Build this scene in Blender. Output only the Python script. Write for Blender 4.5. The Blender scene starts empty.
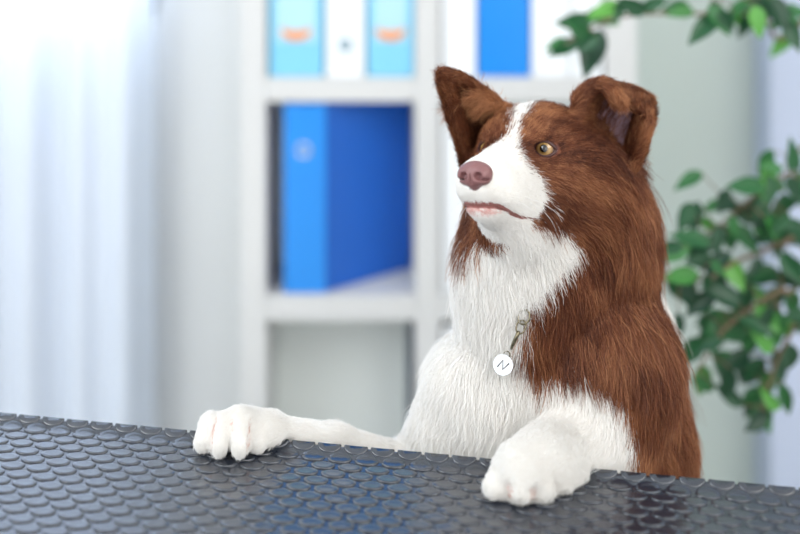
import bpy, bmesh, math, random
import numpy as np
from mathutils import Vector, Matrix
from mathutils.bvhtree import BVHTree
from mathutils.kdtree import KDTree

random.seed(4)
rng = np.random.default_rng(7)
SC = bpy.context.scene
COL = SC.collection

# ------------------------------------------------------------------ camera, world, lights
FX = 50.0 / 36.0 * 800
EYE = 1.335            # camera height
HOR = -127.6           # image row of the horizon (lens shifted down)


def P(u, v, y):
    """point at depth y (metres from the camera) that the photo shows at u, v"""
    return np.array([(u - 400) * y / FX, y, EYE - (v - HOR) * y / FX])


cam_d = bpy.data.cameras.new('camera')
cam = bpy.data.objects.new('camera', cam_d)
COL.objects.link(cam)
cam.location = (0, 0, EYE)
cam.rotation_euler = (math.pi / 2, 0, 0)
cam_d.lens = 50
cam_d.sensor_width = 36
cam_d.shift_y = -(267 - HOR) / 800
cam_d.clip_start = 0.02
cam_d.dof.use_dof = True
cam_d.dof.focus_distance = 1.03
cam_d.dof.aperture_fstop = 1.65
SC.camera = cam

w = bpy.data.worlds.new('world')
SC.world = w
w.use_nodes = True
w.node_tree.nodes['Background'].inputs[0].default_value = (0.95, 0.97, 1.0, 1)
w.node_tree.nodes['Background'].inputs[1].default_value = 0.85


def area(name, loc, target, size, power, col=(1, 1, 1), size_y=None):
    l = bpy.data.lights.new(name, 'AREA')
    l.energy = power
    l.color = col
    l.shape = 'RECTANGLE'
    l.size = size
    l.size_y = size_y or size
    o = bpy.data.objects.new(name, l)
    COL.objects.link(o)
    o.location = loc
    d = Vector(target) - Vector(loc)
    o.rotation_euler = d.to_track_quat('-Z', 'Y').to_euler()
    return o


area('window_light', (-1.7, 0.2, 2.0), (0.1, 1.3, 0.95), 1.3, 26, (0.93, 0.97, 1.0), 1.5)
area('ceiling_light', (1.25, 0.1, 2.62), (0.9, 0.8, 0), 1.6, 36, (1.0, 0.98, 0.95), 2.2)
area('front_fill', (0.6, -1.2, 2.2), (0.1, 1.3, 0.9), 2.4, 21, (1.0, 0.98, 0.96))  # unseen fill lamp added behind the camera to brighten the dog
area('daylight', (-1.2, 3.0, 1.75), (-0.9, 2.2, 1.5), 1.4, 50, (0.84, 0.91, 1.0), 1.4)

SC.view_settings.view_transform = 'Standard'
SC.view_settings.look = 'None'
SC.view_settings.gamma = 1
SC.view_settings.exposure = 0.42
SC.view_settings.use_curve_mapping = False
SC.cycles.max_bounces = 10
SC.cycles.diffuse_bounces = 6
SC.cycles.transparent_max_bounces = 12


# ------------------------------------------------------------------ helpers
def srgb(r, g, b):
    f = lambda c: (c / 255) / 12.92 if c <= 10 else (((c / 255) + 0.055) / 1.055) ** 2.4
    return (f(r), f(g), f(b), 1)


def mat(name, col, rough=0.5, spec=0.5, metal=0.0, coat=0.0, noise=0.0, scale=20.0, bump=0.0):
    m = bpy.data.materials.new(name)
    m.use_nodes = True
    nt = m.node_tree
    b = nt.nodes['Principled BSDF']
    b.inputs['Base Color'].default_value = col
    b.inputs['Roughness'].default_value = rough
    b.inputs['Specular IOR Level'].default_value = spec
    b.inputs['Metallic'].default_value = metal
    b.inputs['Coat Weight'].default_value = coat
    if noise or bump:
        tc = nt.nodes.new('ShaderNodeTexCoord')
        n = nt.nodes.new('ShaderNodeTexNoise')
        n.inputs['Scale'].default_value = scale
        n.inputs['Detail'].default_value = 5
        nt.links.new(tc.outputs['Object'], n.inputs['Vector'])
        if noise:
            mx = nt.nodes.new('ShaderNodeMix')
            mx.data_type = 'RGBA'
            mx.inputs['A'].default_value = [c * (1 - noise) for c in col[:3]] + [1]
            mx.inputs['B'].default_value = [min(1, c * (1 + noise)) for c in col[:3]] + [1]
            nt.links.new(n.outputs['Fac'], mx.inputs['Factor'])
            nt.links.new(mx.outputs['Result'], b.inputs['Base Color'])
        if bump:
            bp = nt.nodes.new('ShaderNodeBump')
            bp.inputs['Strength'].default_value = bump
            bp.inputs['Distance'].default_value = 0.002
            nt.links.new(n.outputs['Fac'], bp.inputs['Height'])
            nt.links.new(bp.outputs['Normal'], b.inputs['Normal'])
    return m


def link_mesh(name, me, m, parent=None, smooth=False):
    o = bpy.data.objects.new(name, me)
    COL.objects.link(o)
    if m is not None:
        for mm in (m if isinstance(m, (list, tuple)) else [m]):
            me.materials.append(mm)
    if parent is not None:
        o.parent = parent
        o.matrix_parent_inverse = Matrix.Translation(-Vector(parent.location))
    if smooth:
        me.shade_smooth()
    return o


def from_bm(name, bm, m, parent=None, smooth=False):
    me = bpy.data.meshes.new(name)
    bm.to_mesh(me)
    bm.free()
    return link_mesh(name, me, m, parent, smooth)


def from_arrays(name, v, f, m, parent=None, smooth=False):
    me = bpy.data.meshes.new(name)
    me.from_pydata([tuple(map(float, q)) for q in v], [], [tuple(map(int, q)) for q in f])
    me.update()
    return link_mesh(name, me, m, parent, smooth)


def add_box(bm, lo, hi, bevel=0.0, rotz=0.0, pivot=None):
    t = bmesh.new()
    bmesh.ops.create_cube(t, size=1)
    for q in t.verts:
        q.co = Vector([lo[i] + (q.co[i] + 0.5) * (hi[i] - lo[i]) for i in range(3)])
    if bevel:
        bmesh.ops.bevel(t, geom=t.edges[:], offset=bevel, segments=3, affect='EDGES', profile=0.6)
    if rotz:
        bmesh.ops.rotate(t, verts=t.verts, cent=pivot or (0, 0, 0), matrix=Matrix.Rotation(rotz, 3, 'Z'))
    me = bpy.data.meshes.new('tmp')
    t.to_mesh(me)
    t.free()
    bm.from_mesh(me)
    bpy.data.meshes.remove(me)


def box(name, lo, hi, m, parent=None, bevel=0.0):
    bm = bmesh.new()
    add_box(bm, lo, hi, bevel)
    return from_bm(name, bm, m, parent)


def tube_arrays(pts, rad, sides=8, closed=False):
    pts = np.asarray(pts, float)
    n = len(pts)
    rad = np.broadcast_to(np.asarray(rad, float), (n,))
    if closed:
        tan = np.roll(pts, -1, 0) - np.roll(pts, 1, 0)
    else:
        tan = np.gradient(pts, axis=0)
    tan /= np.linalg.norm(tan, axis=1)[:, None] + 1e-12
    ref = np.array([0.31, 0.2, 0.93])
    V = []
    for i in range(n):
        a = np.cross(tan[i], ref)
        a /= np.linalg.norm(a) + 1e-12
        b = np.cross(tan[i], a)
        for k in range(sides):
            t = 2 * math.pi * k / sides
            V.append(pts[i] + rad[i] * (math.cos(t) * a + math.sin(t) * b))
    Fc = []
    for i in range(n if closed else n - 1):
        j = (i + 1) % n
        for k in range(sides):
            k2 = (k + 1) % sides
            Fc.append((i * sides + k, i * sides + k2, j * sides + k2, j * sides + k))
    if not closed:
        Fc.append(tuple(range(sides))[::-1])
        Fc.append(tuple((n - 1) * sides + k for k in range(sides)))
    return V, Fc


class MB:
    def __init__(self):
        self.v, self.f = [], []

    def add(self, v, f):
        o = len(self.v)
        self.v += [tuple(q) for q in v]
        self.f += [tuple(i + o for i in q) for q in f]

    def tube(self, pts, rad, sides=8, closed=False):
        self.add(*tube_arrays(pts, rad, sides, closed))

    def build(self, name, m, parent=None, smooth=True):
        return from_arrays(name, self.v, self.f, m, parent, smooth)


def empty(name, loc, label, cat, group=None):
    o = bpy.data.objects.new(name, None)
    COL.objects.link(o)
    o.location = loc
    o['label'] = label
    o['category'] = cat
    if group:
        o['group'] = group
    return o


def struct(o):
    o['kind'] = 'structure'
    return o


def lathe(name, prof, m, parent, centre, seg=40):
    v, f = [], []
    n = len(prof)
    for r, z in prof:
        for k in range(seg):
            t = 2 * math.pi * k / seg
            v.append((centre[0] + r * math.cos(t), centre[1] + r * math.sin(t), centre[2] + z))
    for i in range(n - 1):
        for k in range(seg):
            k2 = (k + 1) % seg
            f.append((i * seg + k, i * seg + k2, (i + 1) * seg + k2, (i + 1) * seg + k))
    f.append(tuple(range(seg))[::-1])
    f.append(tuple((n - 1) * seg + k for k in range(seg)))
    return from_arrays(name, v, f, m, parent, True)


# ------------------------------------------------------------------ materials
M = {}
M['wall'] = mat('wall_paint', srgb(220, 221, 221), 0.8, 0.2, noise=0.02, scale=4)
M['green'] = mat('grey_green_paint', srgb(201, 212, 207), 0.7, 0.3, noise=0.05, scale=2)
M['lav'] = mat('lavender_paint', srgb(196, 206, 228), 0.7, 0.3, noise=0.02, scale=3)
M['floor'] = mat('floor_vinyl', srgb(224, 224, 220), 0.4, 0.4, noise=0.05, scale=6)
M['ceil'] = mat('ceiling_paint', srgb(240, 240, 240), 0.9, 0.1, noise=0.01, scale=4)
M['shelf'] = mat('white_laminate', srgb(207, 208, 208), 0.4, 0.4, noise=0.01, scale=9)
M['back'] = mat('pale_backboard', srgb(236, 242, 239), 0.6, 0.3, noise=0.02, scale=5)
M['blue'] = mat('shaded_blue_plastic', (0.008, 0.12, 0.55, 1), 0.35, 0.5, noise=0.04, scale=12)  # same blue as the spines, with the covers' shade put into the colour
M['bluespine'] = mat('lit_blue_plastic', (0.012, 0.25, 0.76, 1), 0.3, 0.5, noise=0.04, scale=12)  # the same blue as the covers, painted as its lit side
M['cyan'] = mat('pale_blue_card', srgb(128, 200, 232), 0.5, 0.4, noise=0.03, scale=12)
M['paper'] = mat('paper', srgb(236, 238, 236), 0.8, 0.2, noise=0.02, scale=30)
M['palelabel'] = mat('pale_label', srgb(176, 216, 232), 0.7, 0.2, noise=0.02, scale=30)
M['orange'] = mat('orange_print', srgb(232, 150, 92), 0.6, 0.3, noise=0.03, scale=30)
M['whiteb'] = mat('white_plastic', srgb(240, 244, 248), 0.35, 0.5, noise=0.01, scale=9)
M['teal'] = mat('teal_ring', srgb(70, 130, 150), 0.4, 0.5, noise=0.03, scale=40)
M['navy'] = mat('navy_card', srgb(38, 56, 76), 0.5, 0.4, noise=0.05, scale=14)
M['chrome'] = mat('chrome', (0.75, 0.76, 0.78, 1), 0.18, 0.5, metal=1.0, noise=0.05, scale=60)
M['brass'] = mat('brass', srgb(120, 112, 92), 0.25, 0.5, metal=1.0, noise=0.15, scale=300)
M['rubber'] = mat('black_rubber', srgb(34, 40, 51), 0.20, 1.0, coat=0.5, noise=0.10, scale=90, bump=0.06)
M['slab'] = mat('dark_tabletop', srgb(40, 42, 46), 0.5, 0.4, noise=0.05, scale=12)
M['pot'] = mat('white_ceramic', srgb(225, 225, 222), 0.3, 0.5, noise=0.02, scale=8)
M['soil'] = mat('soil', srgb(60, 44, 34), 0.95, 0.1, noise=0.3, scale=60, bump=0.6)
M['bark'] = mat('bark', srgb(120, 104, 84), 0.8, 0.2, noise=0.2, scale=50, bump=0.4)


def leaf_material():
    m = bpy.data.materials.new('ficus_leaf')
    m.use_nodes = True
    nt = m.node_tree
    b = nt.nodes['Principled BSDF']
    b.inputs['Roughness'].default_value = 0.38
    g = nt.nodes.new('ShaderNodeNewGeometry')
    r = nt.nodes.new('ShaderNodeValToRGB')
    e = r.color_ramp.elements
    e[0].color = srgb(24, 62, 42)
    e[0].position = 0.0
    e[1].color = srgb(98, 168, 70)
    e[1].position = 1.0
    q = e.new(0.55)
    q.color = srgb(34, 88, 52)
    q = e.new(0.85)
    q.color = srgb(52, 118, 60)
    nt.links.new(g.outputs['Random Per Island'], r.inputs['Fac'])
    nt.links.new(r.outputs['Color'], b.inputs['Base Color'])
    tr = nt.nodes.new('ShaderNodeBsdfTranslucent')
    nt.links.new(r.outputs['Color'], tr.inputs['Color'])
    mx = nt.nodes.new('ShaderNodeMixShader')
    mx.inputs['Fac'].default_value = 0.22
    nt.links.new(b.outputs[0], mx.inputs[1])
    nt.links.new(tr.outputs[0], mx.inputs[2])
    nt.links.new(mx.outputs[0], nt.nodes['Material Output'].inputs['Surface'])
    return m


def curtain_material():
    m = mat('sheer_curtain', srgb(240, 245, 252), 0.9, 0.1, noise=0.02, scale=15)
    nt = m.node_tree
    b = nt.nodes['Principled BSDF']
    tr = nt.nodes.new('ShaderNodeBsdfTranslucent')
    tr.inputs['Color'].default_value = srgb(240, 246, 254)
    mx = nt.nodes.new('ShaderNodeMixShader')
    mx.inputs['Fac'].default_value = 0.4
    nt.links.new(b.outputs[0], mx.inputs[1])
    nt.links.new(tr.outputs[0], mx.inputs[2])
    nt.links.new(mx.outputs[0], nt.nodes['Material Output'].inputs['Surface'])
    return m


M['leaf'] = leaf_material()
M['curtain'] = curtain_material()

# ------------------------------------------------------------------ room
YW = 2.30
XL, XR, YF, ZC = -2.4, 2.2, -2.2, 2.7
struct(box('floor', (XL, YF, -0.1), (XR, YW + 0.1, 0), M['floor']))
struct(box('ceiling', (XL, YF, ZC), (XR, YW + 0.1, ZC + 0.1), M['ceil']))
# back wall with a window opening behind the curtain at the left
WX0, WX1, WZ0, WZ1 = -1.9, -0.50, 1.04, 2.3
bm = bmesh.new()
add_box(bm, (XL, YW, 0), (WX0, YW + 0.1, ZC))
add_box(bm, (WX1, YW, 0), (0.1, YW + 0.1, ZC))
add_box(bm, (WX0, YW, 0), (WX1, YW + 0.1, WZ0))
add_box(bm, (WX0, YW, WZ1), (WX1, YW + 0.1, ZC))
struct(from_bm('wall_back', bm, M['wall']))
struct(box('wall_back_right', (0.1, YW, 0), (XR, YW + 0.1, ZC), M['green']))
struct(box('wall_left', (XL - 0.1, YF, 0), (XL, YW + 0.1, ZC), M['wall']))
struct(box('wall_right', (XR, YF, 0), (XR + 0.1, YW + 0.1, ZC), M['wall']))
# pale lavender pilaster at the right edge of the view
px0 = P(770, 0, 2.2)[0]
struct(box('trim_1', (px0, 2.2, 0), (px0 + 0.5, YW, ZC), M['lav'], bevel=0.006))
bm = bmesh.new()
for lo, hi in (((WX0, 2.32, WZ0), (WX0 + 0.05, 2.38, WZ1)), ((WX1 - 0.05, 2.32, WZ0), (WX1, 2.38, WZ1)),
               ((WX0, 2.32, WZ0), (WX1, 2.38, WZ0 + 0.05)), ((WX0, 2.32, WZ1 - 0.05), (WX1, 2.38, WZ1)),
               ((-1.22, 2.32, WZ0), (-1.18, 2.38, WZ1))):
    add_box(bm, lo, hi)
struct(from_bm('window_1', bm, M['whiteb']))

# sheer curtain with vertical folds
XC1 = P(152, 0, 2.2)[0]
v, f = [], []
xs = np.linspace(-1.75, XC1, 220)
zs = np.linspace(0.04, 2.45, 12)
for z in zs:
    for x in xs:
        y = 2.2 + 0.022 * math.sin(x * 62 + 0.6 * math.sin(x * 9)) + 0.012 * math.sin(x * 27 + 1) * (1 + 0.15 * math.sin(z * 2))
        v.append((x, y, z))
for i in range(len(zs) - 1):
    for j in range(len(xs) - 1):
        a = i * len(xs) + j
        f.append((a, a + 1, a + 1 + len(xs), a + len(xs)))
cu = empty('curtain', (-1.2, 2.2, 0.04), 'sheer white floor-length curtain hanging in soft folds left of the shelves', 'curtain')
c = from_arrays('fabric', v, f, M['curtain'], cu, True)
sm = c.modifiers.new('solid', 'SOLIDIFY')
sm.thickness = 0.0015
mb = MB()
mb.tube([(-1.85, 2.2, 2.47), (XC1 + 0.05, 2.2, 2.47)], 0.012, 12)
rod = mb.build('curtain_rod', M['chrome'], cu)
for x in (-1.7, XC1 - 0.02):
    mb = MB()
    mb.tube([(x, 2.2, 2.47), (x, 2.3, 2.47)], 0.008, 8)
    mb.build('rod_bracket', M['chrome'], cu)

# ------------------------------------------------------------------ shelving unit
YS = 1.90


def SX(u):
    return (u - 400) * YS / FX


def SZ(v):
    return EYE - (v - HOR) * YS / FX


sh = empty('shelving_unit', (SX(440), YS, 0), 'white open shelving unit full of office binders behind the dog', 'shelves')
YB = 2.06
ztop, zlow = SZ(-118), 0.0
ztop = SZ(-330)
cols = [(241, 266), (415, 440), (606, 637)]
for a, b_ in cols:
    box('upright_panel', (SX(a), YS, 0), (SX(b_), YB, ztop), M['shelf'], sh, 0.002)
rows = [(-330, -306), (-66, -50), (78, 102), (296, 321), (516, 541)]
for a, b_ in rows:
    for (l, r) in ((266, 415), (440, 606)):
        box('shelf_board', (SX(l) + 0.0002, YS + 0.001, SZ(b_)), (SX(r) - 0.0002, YB, SZ(a)), M['shelf'], sh, 0.002)
box('back_panel', (SX(241) + .002, YB, 0.0), (SX(637) - .002, YB + 0.006, ztop), M['back'], sh)


def ring_mesh(name, centre, r, t, m, parent):
    mb = MB()
    mb.tube([(centre[0] + r * math.cos(a), centre[1], centre[2] + r * math.sin(a)) for a in np.linspace(0, 2 * math.pi, 24, endpoint=False)], t, 8, True)
    return mb.build(name, m, parent)


def binder(name, u0, u1, zb, h, label, m, y=YS + 0.012, depth=0.14, spine=None, label_m=None, ring=None, ring_v=46, crescent=False, group=None, cat='binder'):
    x0, x1 = SX(u0), SX(u1)
    o = empty(name, ((x0 + x1) / 2, y, zb), label, cat, group)
    t = 0.003
    box('cover', (x0, y + .004, zb), (x0 + t, y + depth, zb + h), m, o, 0.001)
    box('cover', (x1 - t, y + .004, zb), (x1, y + depth, zb + h), m, o, 0.001)
    box('spine', (x0, y, zb), (x1, y + 0.004, zb + h), spine or m, o, 0.0015)
    box('paper_block', (x0 + t + .001, y + 0.03, zb + 0.006), (x1 - t - .001, y + depth - 0.006, zb + h - 0.015), M['paper'], o)
    if label_m:
        box('spine_label', (x0 + 0.012, y - 0.0012, zb + 0.06), (x1 - 0.012, y - 0.0001, zb + h - 0.03), label_m, o)
    if ring:
        ring_mesh('finger_ring', ((x0 + x1) / 2, y - 0.0015, SZ(ring_v)), 0.010, 0.0028, ring, o)
    if crescent:
        cx, cz = (x0 + x1) / 2, SZ(30)
        vo, fo = [], []
        n = 24
        for i in range(n + 1):
            a = math.pi + math.pi * i / n
            wd = 0.006 + 0.008 * math.sin(math.pi * i / n)
            for yy in (y - 0.0032, y - 0.0013):
                vo.append((cx + 0.026 * math.cos(a), yy, cz + 0.020 * math.sin(a)))
                vo.append((cx + (0.026 - wd) * math.cos(a), yy, cz + (0.020 - wd * 1.1) * math.sin(a) + 0.002))
        for i in range(n):
            b0, b1 = i * 4, i * 4 + 4
            fo += [(b0, b0 + 1, b1 + 1, b1), (b0 + 2, b1 + 2, b1 + 3, b0 + 3), (b0, b1, b1 + 2, b0 + 2), (b0 + 1, b0 + 3, b1 + 3, b1 + 1)]
        fo += [(0, 2, 3, 1), (n * 4, n * 4 + 1, n * 4 + 3, n * 4 + 2)]
        from_arrays('printed_mark', vo, fo, M['orange'], o)
    return o


z1 = SZ(78) + 0.0004
z2 = SZ(296) + 0.0004
z3 = SZ(516) + 0.0004
G1 = 'binders on the top shelf'
binder('ring_binder', 268, 323, z1, 0.212, 'pale blue binder with orange mark at the left end of the top shelf', M['cyan'], label_m=M['palelabel'], crescent=True, group=G1)
binder('ring_binder', 326, 364, z1, 0.214, 'white binder with a dark finger ring between the two pale blue binders', M['whiteb'], ring=M['teal'], group=G1)
binder('ring_binder', 367, 414, z1, 0.212, 'pale blue binder with orange mark right of the white ringed binder', M['cyan'], label_m=M['palelabel'], crescent=True, group=G1)
binder('ring_binder', 442, 476, z1, 0.214, 'plain white binder left of the vivid blue binder on the top shelf', M['whiteb'], group=G1)
binder('ring_binder', 478, 531, z1, 0.214, 'vivid blue binder on the top shelf above the far ear of the dog', M['blue'], spine=M['bluespine'], group=G1)
binder('ring_binder', 533, 570, z1, 0.214, 'plain white binder right of the vivid blue binder on the top shelf', M['whiteb'], group=G1)
binder('ring_binder', 572, 603, z1, 0.212, 'white binder beside the end panel behind the upper leaf sprig', M['whiteb'], group=G1)
G2 = 'white binders behind the head of the dog'
binder('ring_binder', 442, 476, z2, 0.318, 'white binder on the middle shelf just left of the dog face', M['whiteb'], group=G2)

z0_ = SZ(-66) + 0.0004
for i, (a, b_) in enumerate(((268, 302), (304, 338), (340, 374), (376, 412), (442, 478))):  # unseen row, added so that the mat picks up a blue reflection
    binder('ring_binder', a, b_, z0_, 0.318, ('unseen deep blue binder added above the view for its reflection, %s from the left' % ('first', 'second', 'third', 'fourth', 'fifth')[i]), M['bluespine'], group='unseen blue binders added for their reflection')
binder('ring_binder', 442, 474, z3, 0.318, 'white binder on the lowest shelf behind the chest of the dog', M['whiteb'])

# big blue binder standing open, its right cover swung out
o = empty('lever_arch_file', (SX(304), YS + 0.012, z2), 'large bright blue lever arch file standing open on the middle shelf', 'binder')
yb = YS + 0.012
hb = SZ(102) - z2 - 0.004
box('spine', (SX(283), yb, z2), (SX(325), yb + 0.004, z2 + hb), M['bluespine'], o, 0.0015)
box('cover', (SX(283), yb + 0.004, z2), (SX(283) + 0.003, yb + 0.14, z2 + hb), M['blue'], o, 0.001)
bm = bmesh.new()
ln = math.hypot(0.150, 0.118)
add_box(bm, (SX(325) - 0.001, yb + 0.0045, z2), (SX(325) + ln, yb + 0.0075, z2 + hb), 0.001, math.atan2(0.118, 0.150), (SX(325), yb + 0.004, 0))
from_bm('open_cover', bm, M['blue'], o)
box('paper_block', (SX(283) + 0.008, yb + 0.04, z2 + 0.005), (SX(318), yb + 0.13, z2 + hb - 0.02), M['paper'], o)
ring_mesh('finger_ring', (SX(303), yb - 0.001, SZ(152)), 0.011, 0.0025, M['chrome'], o)
box('spine_label', (SX(289), yb - 0.001, SZ(280)), (SX(320), yb - 0.0001, SZ(190)), M['bluespine'], o)
binder('document_folder', 407, 414.5, z3, 0.315, 'slim dark navy folder leaning on the divider of the lowest shelf', M['navy'], y=YS + 0.05, depth=0.10, group=None, cat='folder')

# ------------------------------------------------------------------ table with a studded rubber mat
ZT = 0.80
yaw = math.radians(10.27)
ED = np.array([math.cos(yaw), -math.sin(yaw), 0])         # along the edge
TD = np.array([-math.sin(yaw), -math.cos(yaw), 0])        # away from the edge, towards the camera
T0 = np.array([-0.376, 1.064, ZT])


def lift(b):
    t = np.clip((-np.asarray(b) - 0.0085) / 0.0115, 0, 1)
    return 0.0062 * t ** 1.1


def tp(a, b, z=0.0):
    return T0 + ED * a + TD * b + np.array([0, 0, 1]) * (lift(b) + z)


BE = -0.0200     # the far edge of the mat
A0, A1, B1 = -0.62, 0.98, 0.66
tb = empty('grooming_table', tuple(T0 + ED * 0.18 + TD * 0.32 - np.array([0, 0, ZT])), 'black grooming table with studded rubber mat under the dog paws', 'table')
mb = MB()
bs = np.concatenate([np.linspace(BE, 0.002, 10), np.linspace(0.02, B1, 12)])
as_ = np.linspace(A0, A1, 40)
for i, b in enumerate(bs):
    for a in as_:
        mb.v.append(tuple(tp(a, b, -0.0015 if i == 0 else 0)))
na = len(as_)
for i in range(len(bs) - 1):
    for j in range(na - 1):
        q = i * na + j
        mb.f.append((q, q + na, q + na + 1, q + 1))
base = len(mb.v)
for a in as_:                                       # back face and underside lip
    mb.v.append(tuple(tp(a, BE - 0.0022, -0.005)))
for a in as_:
    mb.v.append(tuple(tp(a, BE + 0.004, -0.0085)))
for j in range(na - 1):
    mb.f.append((j, j + 1, base + j + 1, base + j))
    mb.f.append((base + j, base + j + 1, base + na + j + 1, base + na + j))
mb.build('rubber_mat', M['rubber'], tb)
# the oval studs, part of the mat's moulded surface
mb = MB()
PI_, RS = 0.025, 0.0125
ra, rb = 0.0113, 0.0070
NS = 28
for j in range(-1, 24):
    bc = j * RS - rb
    i0 = -14 if bc < 0.3 else -12
    for i in range(-14, 34):
        ac = i * PI_ + (0.5 * PI_ if j % 2 else 0)
        p0 = tp(ac, bc)
        if p0[0] / p0[1] < -0.46 or p0[0] / p0[1] > 0.46 or p0[1] < 0.80:
            continue
        vs, fs = [], []
        for (s, h) in ((1.0, -0.0003), (0.985, 0.0009), (0.94, 0.0013), (0.6, 0.0011)):
            for k in range(NS):
                t = 2 * math.pi * k / NS
                bb = max(bc + rb * s * math.sin(t), BE + 0.0002)
                tilt = 0.45 + 0.55 * (0.5 + 0.5 * s * math.sin(t))
                vs.append(tp(ac + ra * s * math.cos(t), bb, h * tilt if h > 0 else h))
        for r in range(3):
            for k in range(NS):
                k2 = (k + 1) % NS
                fs.append((r * NS + k2, r * NS + k, (r + 1) * NS + k, (r + 1) * NS + k2))
        fs.append(tuple(range(3 * NS, 4 * NS))[::-1])
        mb.add(vs, fs)
st = mb.build('stud_pattern', M['rubber'], tb)


def slab(name, a0, a1, b0, b1, z0, z1, m, parent, bevel=0.0):
    bm = bmesh.new()
    add_box(bm, (a0, -b1, z0), (a1, -b0, z1), bevel)
    R = Matrix(((ED[0], -TD[0], 0, T0[0]), (ED[1], -TD[1], 0, T0[1]), (0, 0, 1, 0), (0, 0, 0, 1)))
    bmesh.ops.transform(bm, matrix=R, verts=bm.verts)
    return from_bm(name, bm, m, parent)


slab('tabletop', A0 + .002, A1 - .002, BE + 0.006, B1 - .002, ZT - 0.034, ZT - 0.0006, M['slab'], tb, 0.003)
slab('frame_rail', A0 + .06, A1 - .06, 0.05, 0.08, ZT - 0.075, ZT - 0.034, M['chrome'], tb)
slab('frame_rail', A0 + .06, A1 - .06, B1 - .1, B1 - .07, ZT - 0.075, ZT - 0.034, M['chrome'], tb)
for a in (A0 + .08, A1 - .11):
    for b in (0.05, B1 - .1):
        lg = slab('leg', a, a + 0.03, b, b + 0.03, 0.02, ZT - 0.075, M['chrome'], tb, 0.003)
        slab('foot_cap', a - 0.004, a + 0.034, b - 0.004, b + 0.034, 0.0, 0.02, M['slab'], tb, 0.003)

# ------------------------------------------------------------------ potted ficus at the right
PX, PY = 0.86, 1.62
pl = empty('potted_ficus', (PX, PY, 0), 'leafy green ficus plant with arching branches at the right edge', 'plant')
lathe('pot', [(0.10, 0), (0.115, 0.01), (0.15, 0.28), (0.158, 0.30), (0.150, 0.302), (0.143, 0.27)], M['pot'], pl, (PX, PY, 0))
lathe('soil', [(0.139, 0.255), (0.141, 0.262), (0.05, 0.268)], M['soil'], pl, (PX, PY, 0))


def bez(pts, n):
    """Catmull-Rom through points"""
    pts = np.asarray(pts, float)
    q = np.vstack([2 * pts[0] - pts[1], pts, 2 * pts[-1] - pts[-2]])
    out = []
    m = len(pts) - 1
    for i in range(n):
        t = i / (n - 1) * m
        k = min(int(t), m - 1)
        s = t - k
        a, b, c_, d = q[k], q[k + 1], q[k + 2], q[k + 3]
        out.append(0.5 * ((2 * b) + (c_ - a) * s + (2 * a - 5 * b + 4 * c_ - d) * s * s + (3 * b - a - 3 * c_ + d) * s ** 3))
    return np.array(out)


mb = MB()
trunk = bez([(PX, PY, 0.25), (PX + 0.02, PY + .02, 0.6), (PX - 0.02, PY, 0.95), (PX - 0.03, PY - .03, 1.35), (PX - 0.08, PY - .05, 1.55)], 24)
mb.tube(trunk, np.linspace(0.018, 0.007, 24), 10)


def tk(z):
    return trunk[np.argmin(np.abs(trunk[:, 2] - z))]


branches = [
    [tk(1.45), P(800, 25, 1.56), P(760, 12, 1.52), P(700, 14, 1.50), P(640, 14, 1.47), P(600, 24, 1.45), P(566, 44, 1.44)],
    [tk(1.4), P(806, 20, 1.5), P(770, 0, 1.5), P(720, -10, 1.48)],
    [tk(1.15), P(815, 165, 1.52), P(790, 172, 1.50), P(755, 196, 1.48), P(720, 225, 1.47), P(685, 245, 1.46)],
    [tk(1.12), P(812, 215, 1.50), P(775, 245, 1.46), P(735, 262, 1.45), P(705, 280, 1.44), P(680, 276, 1.44)],
    [tk(1.05), P(812, 270, 1.48), P(780, 290, 1.45), P(745, 312, 1.44), P(715, 340, 1.43), P(698, 372, 1.43)],
    [tk(1.0), P(815, 300, 1.47), P(790, 335, 1.45), P(772, 375, 1.44), P(762, 415, 1.44)],
    [tk(1.2), P(820, 130, 1.52), P(800, 150, 1.50), P(788, 160, 1.49)],
]
bcurves = []
for br in branches:
    c = bez(br, 30)
    bcurves.append(c)
    mb.tube(c, np.linspace(0.004, 0.0014, 30), 6)
# leaves
leaf_pos = [(564, 48, 38, -160), (592, 54, 52, -125), (574, 22, 38, 165), (606, 10, 40, 200), (556, 44, 26, 190), (578, 30, 30, 150), (603, 18, 34, -30), (588, 44, 28, -150), (632, 6, 34, 160),
            (655, 4, 30, 20), (676, 8, 30, 170), (703, 30, 44, 200), (720, 20, 36, -60), (738, 10, 36, 200), (762, 6, 40, -30), (780, 14, 38, -90),
            (793, 36, 34, -80), (745, 26, 30, -120), (797, 12, 36, 10), (620, 10, 28, -100),
            (793, 156, 34, 80), (768, 184, 34, 160), (795, 190, 34, -60), (745, 186, 36, 175), (760, 208, 34, -140), (735, 232, 36, 170),
            (690, 238, 40, 180), (680, 276, 36, 190), (716, 262, 34, -150), (748, 240, 34, -40), (780, 240, 36, -120), (792, 268, 34, -70), (722, 294, 40, 170),
            (756, 276, 36, -160), (700, 304, 38, -140), (772, 300, 36, -100), (690, 352, 38, -130), (702, 382, 36, -100), (722, 370, 38, -80), (750, 340, 36, -120),
            (776, 330, 34, -110), (766, 386, 36, -110), (760, 420, 42, -95), (790, 358, 34, -100), (792, 304, 34, -60), (706, 224, 34, 160), (668, 248, 30, 190),
            (730, 320, 34, 190), (712, 336, 34, -100), (745, 300, 34, -100), (782, 208, 32, -100), (770, 226, 34, 150), (700, 262, 34, 165), (735, 275, 34, -70),
            (690, 296, 34, -100), (754, 372, 32, -130), (778, 372, 34, -70), (786, 400, 32, -80), (752, 402, 32, -120), (742, 212, 32, 130), (798, 228, 34, -20)]
vs, fs = [], []
NL, NW = 9, 4


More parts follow.
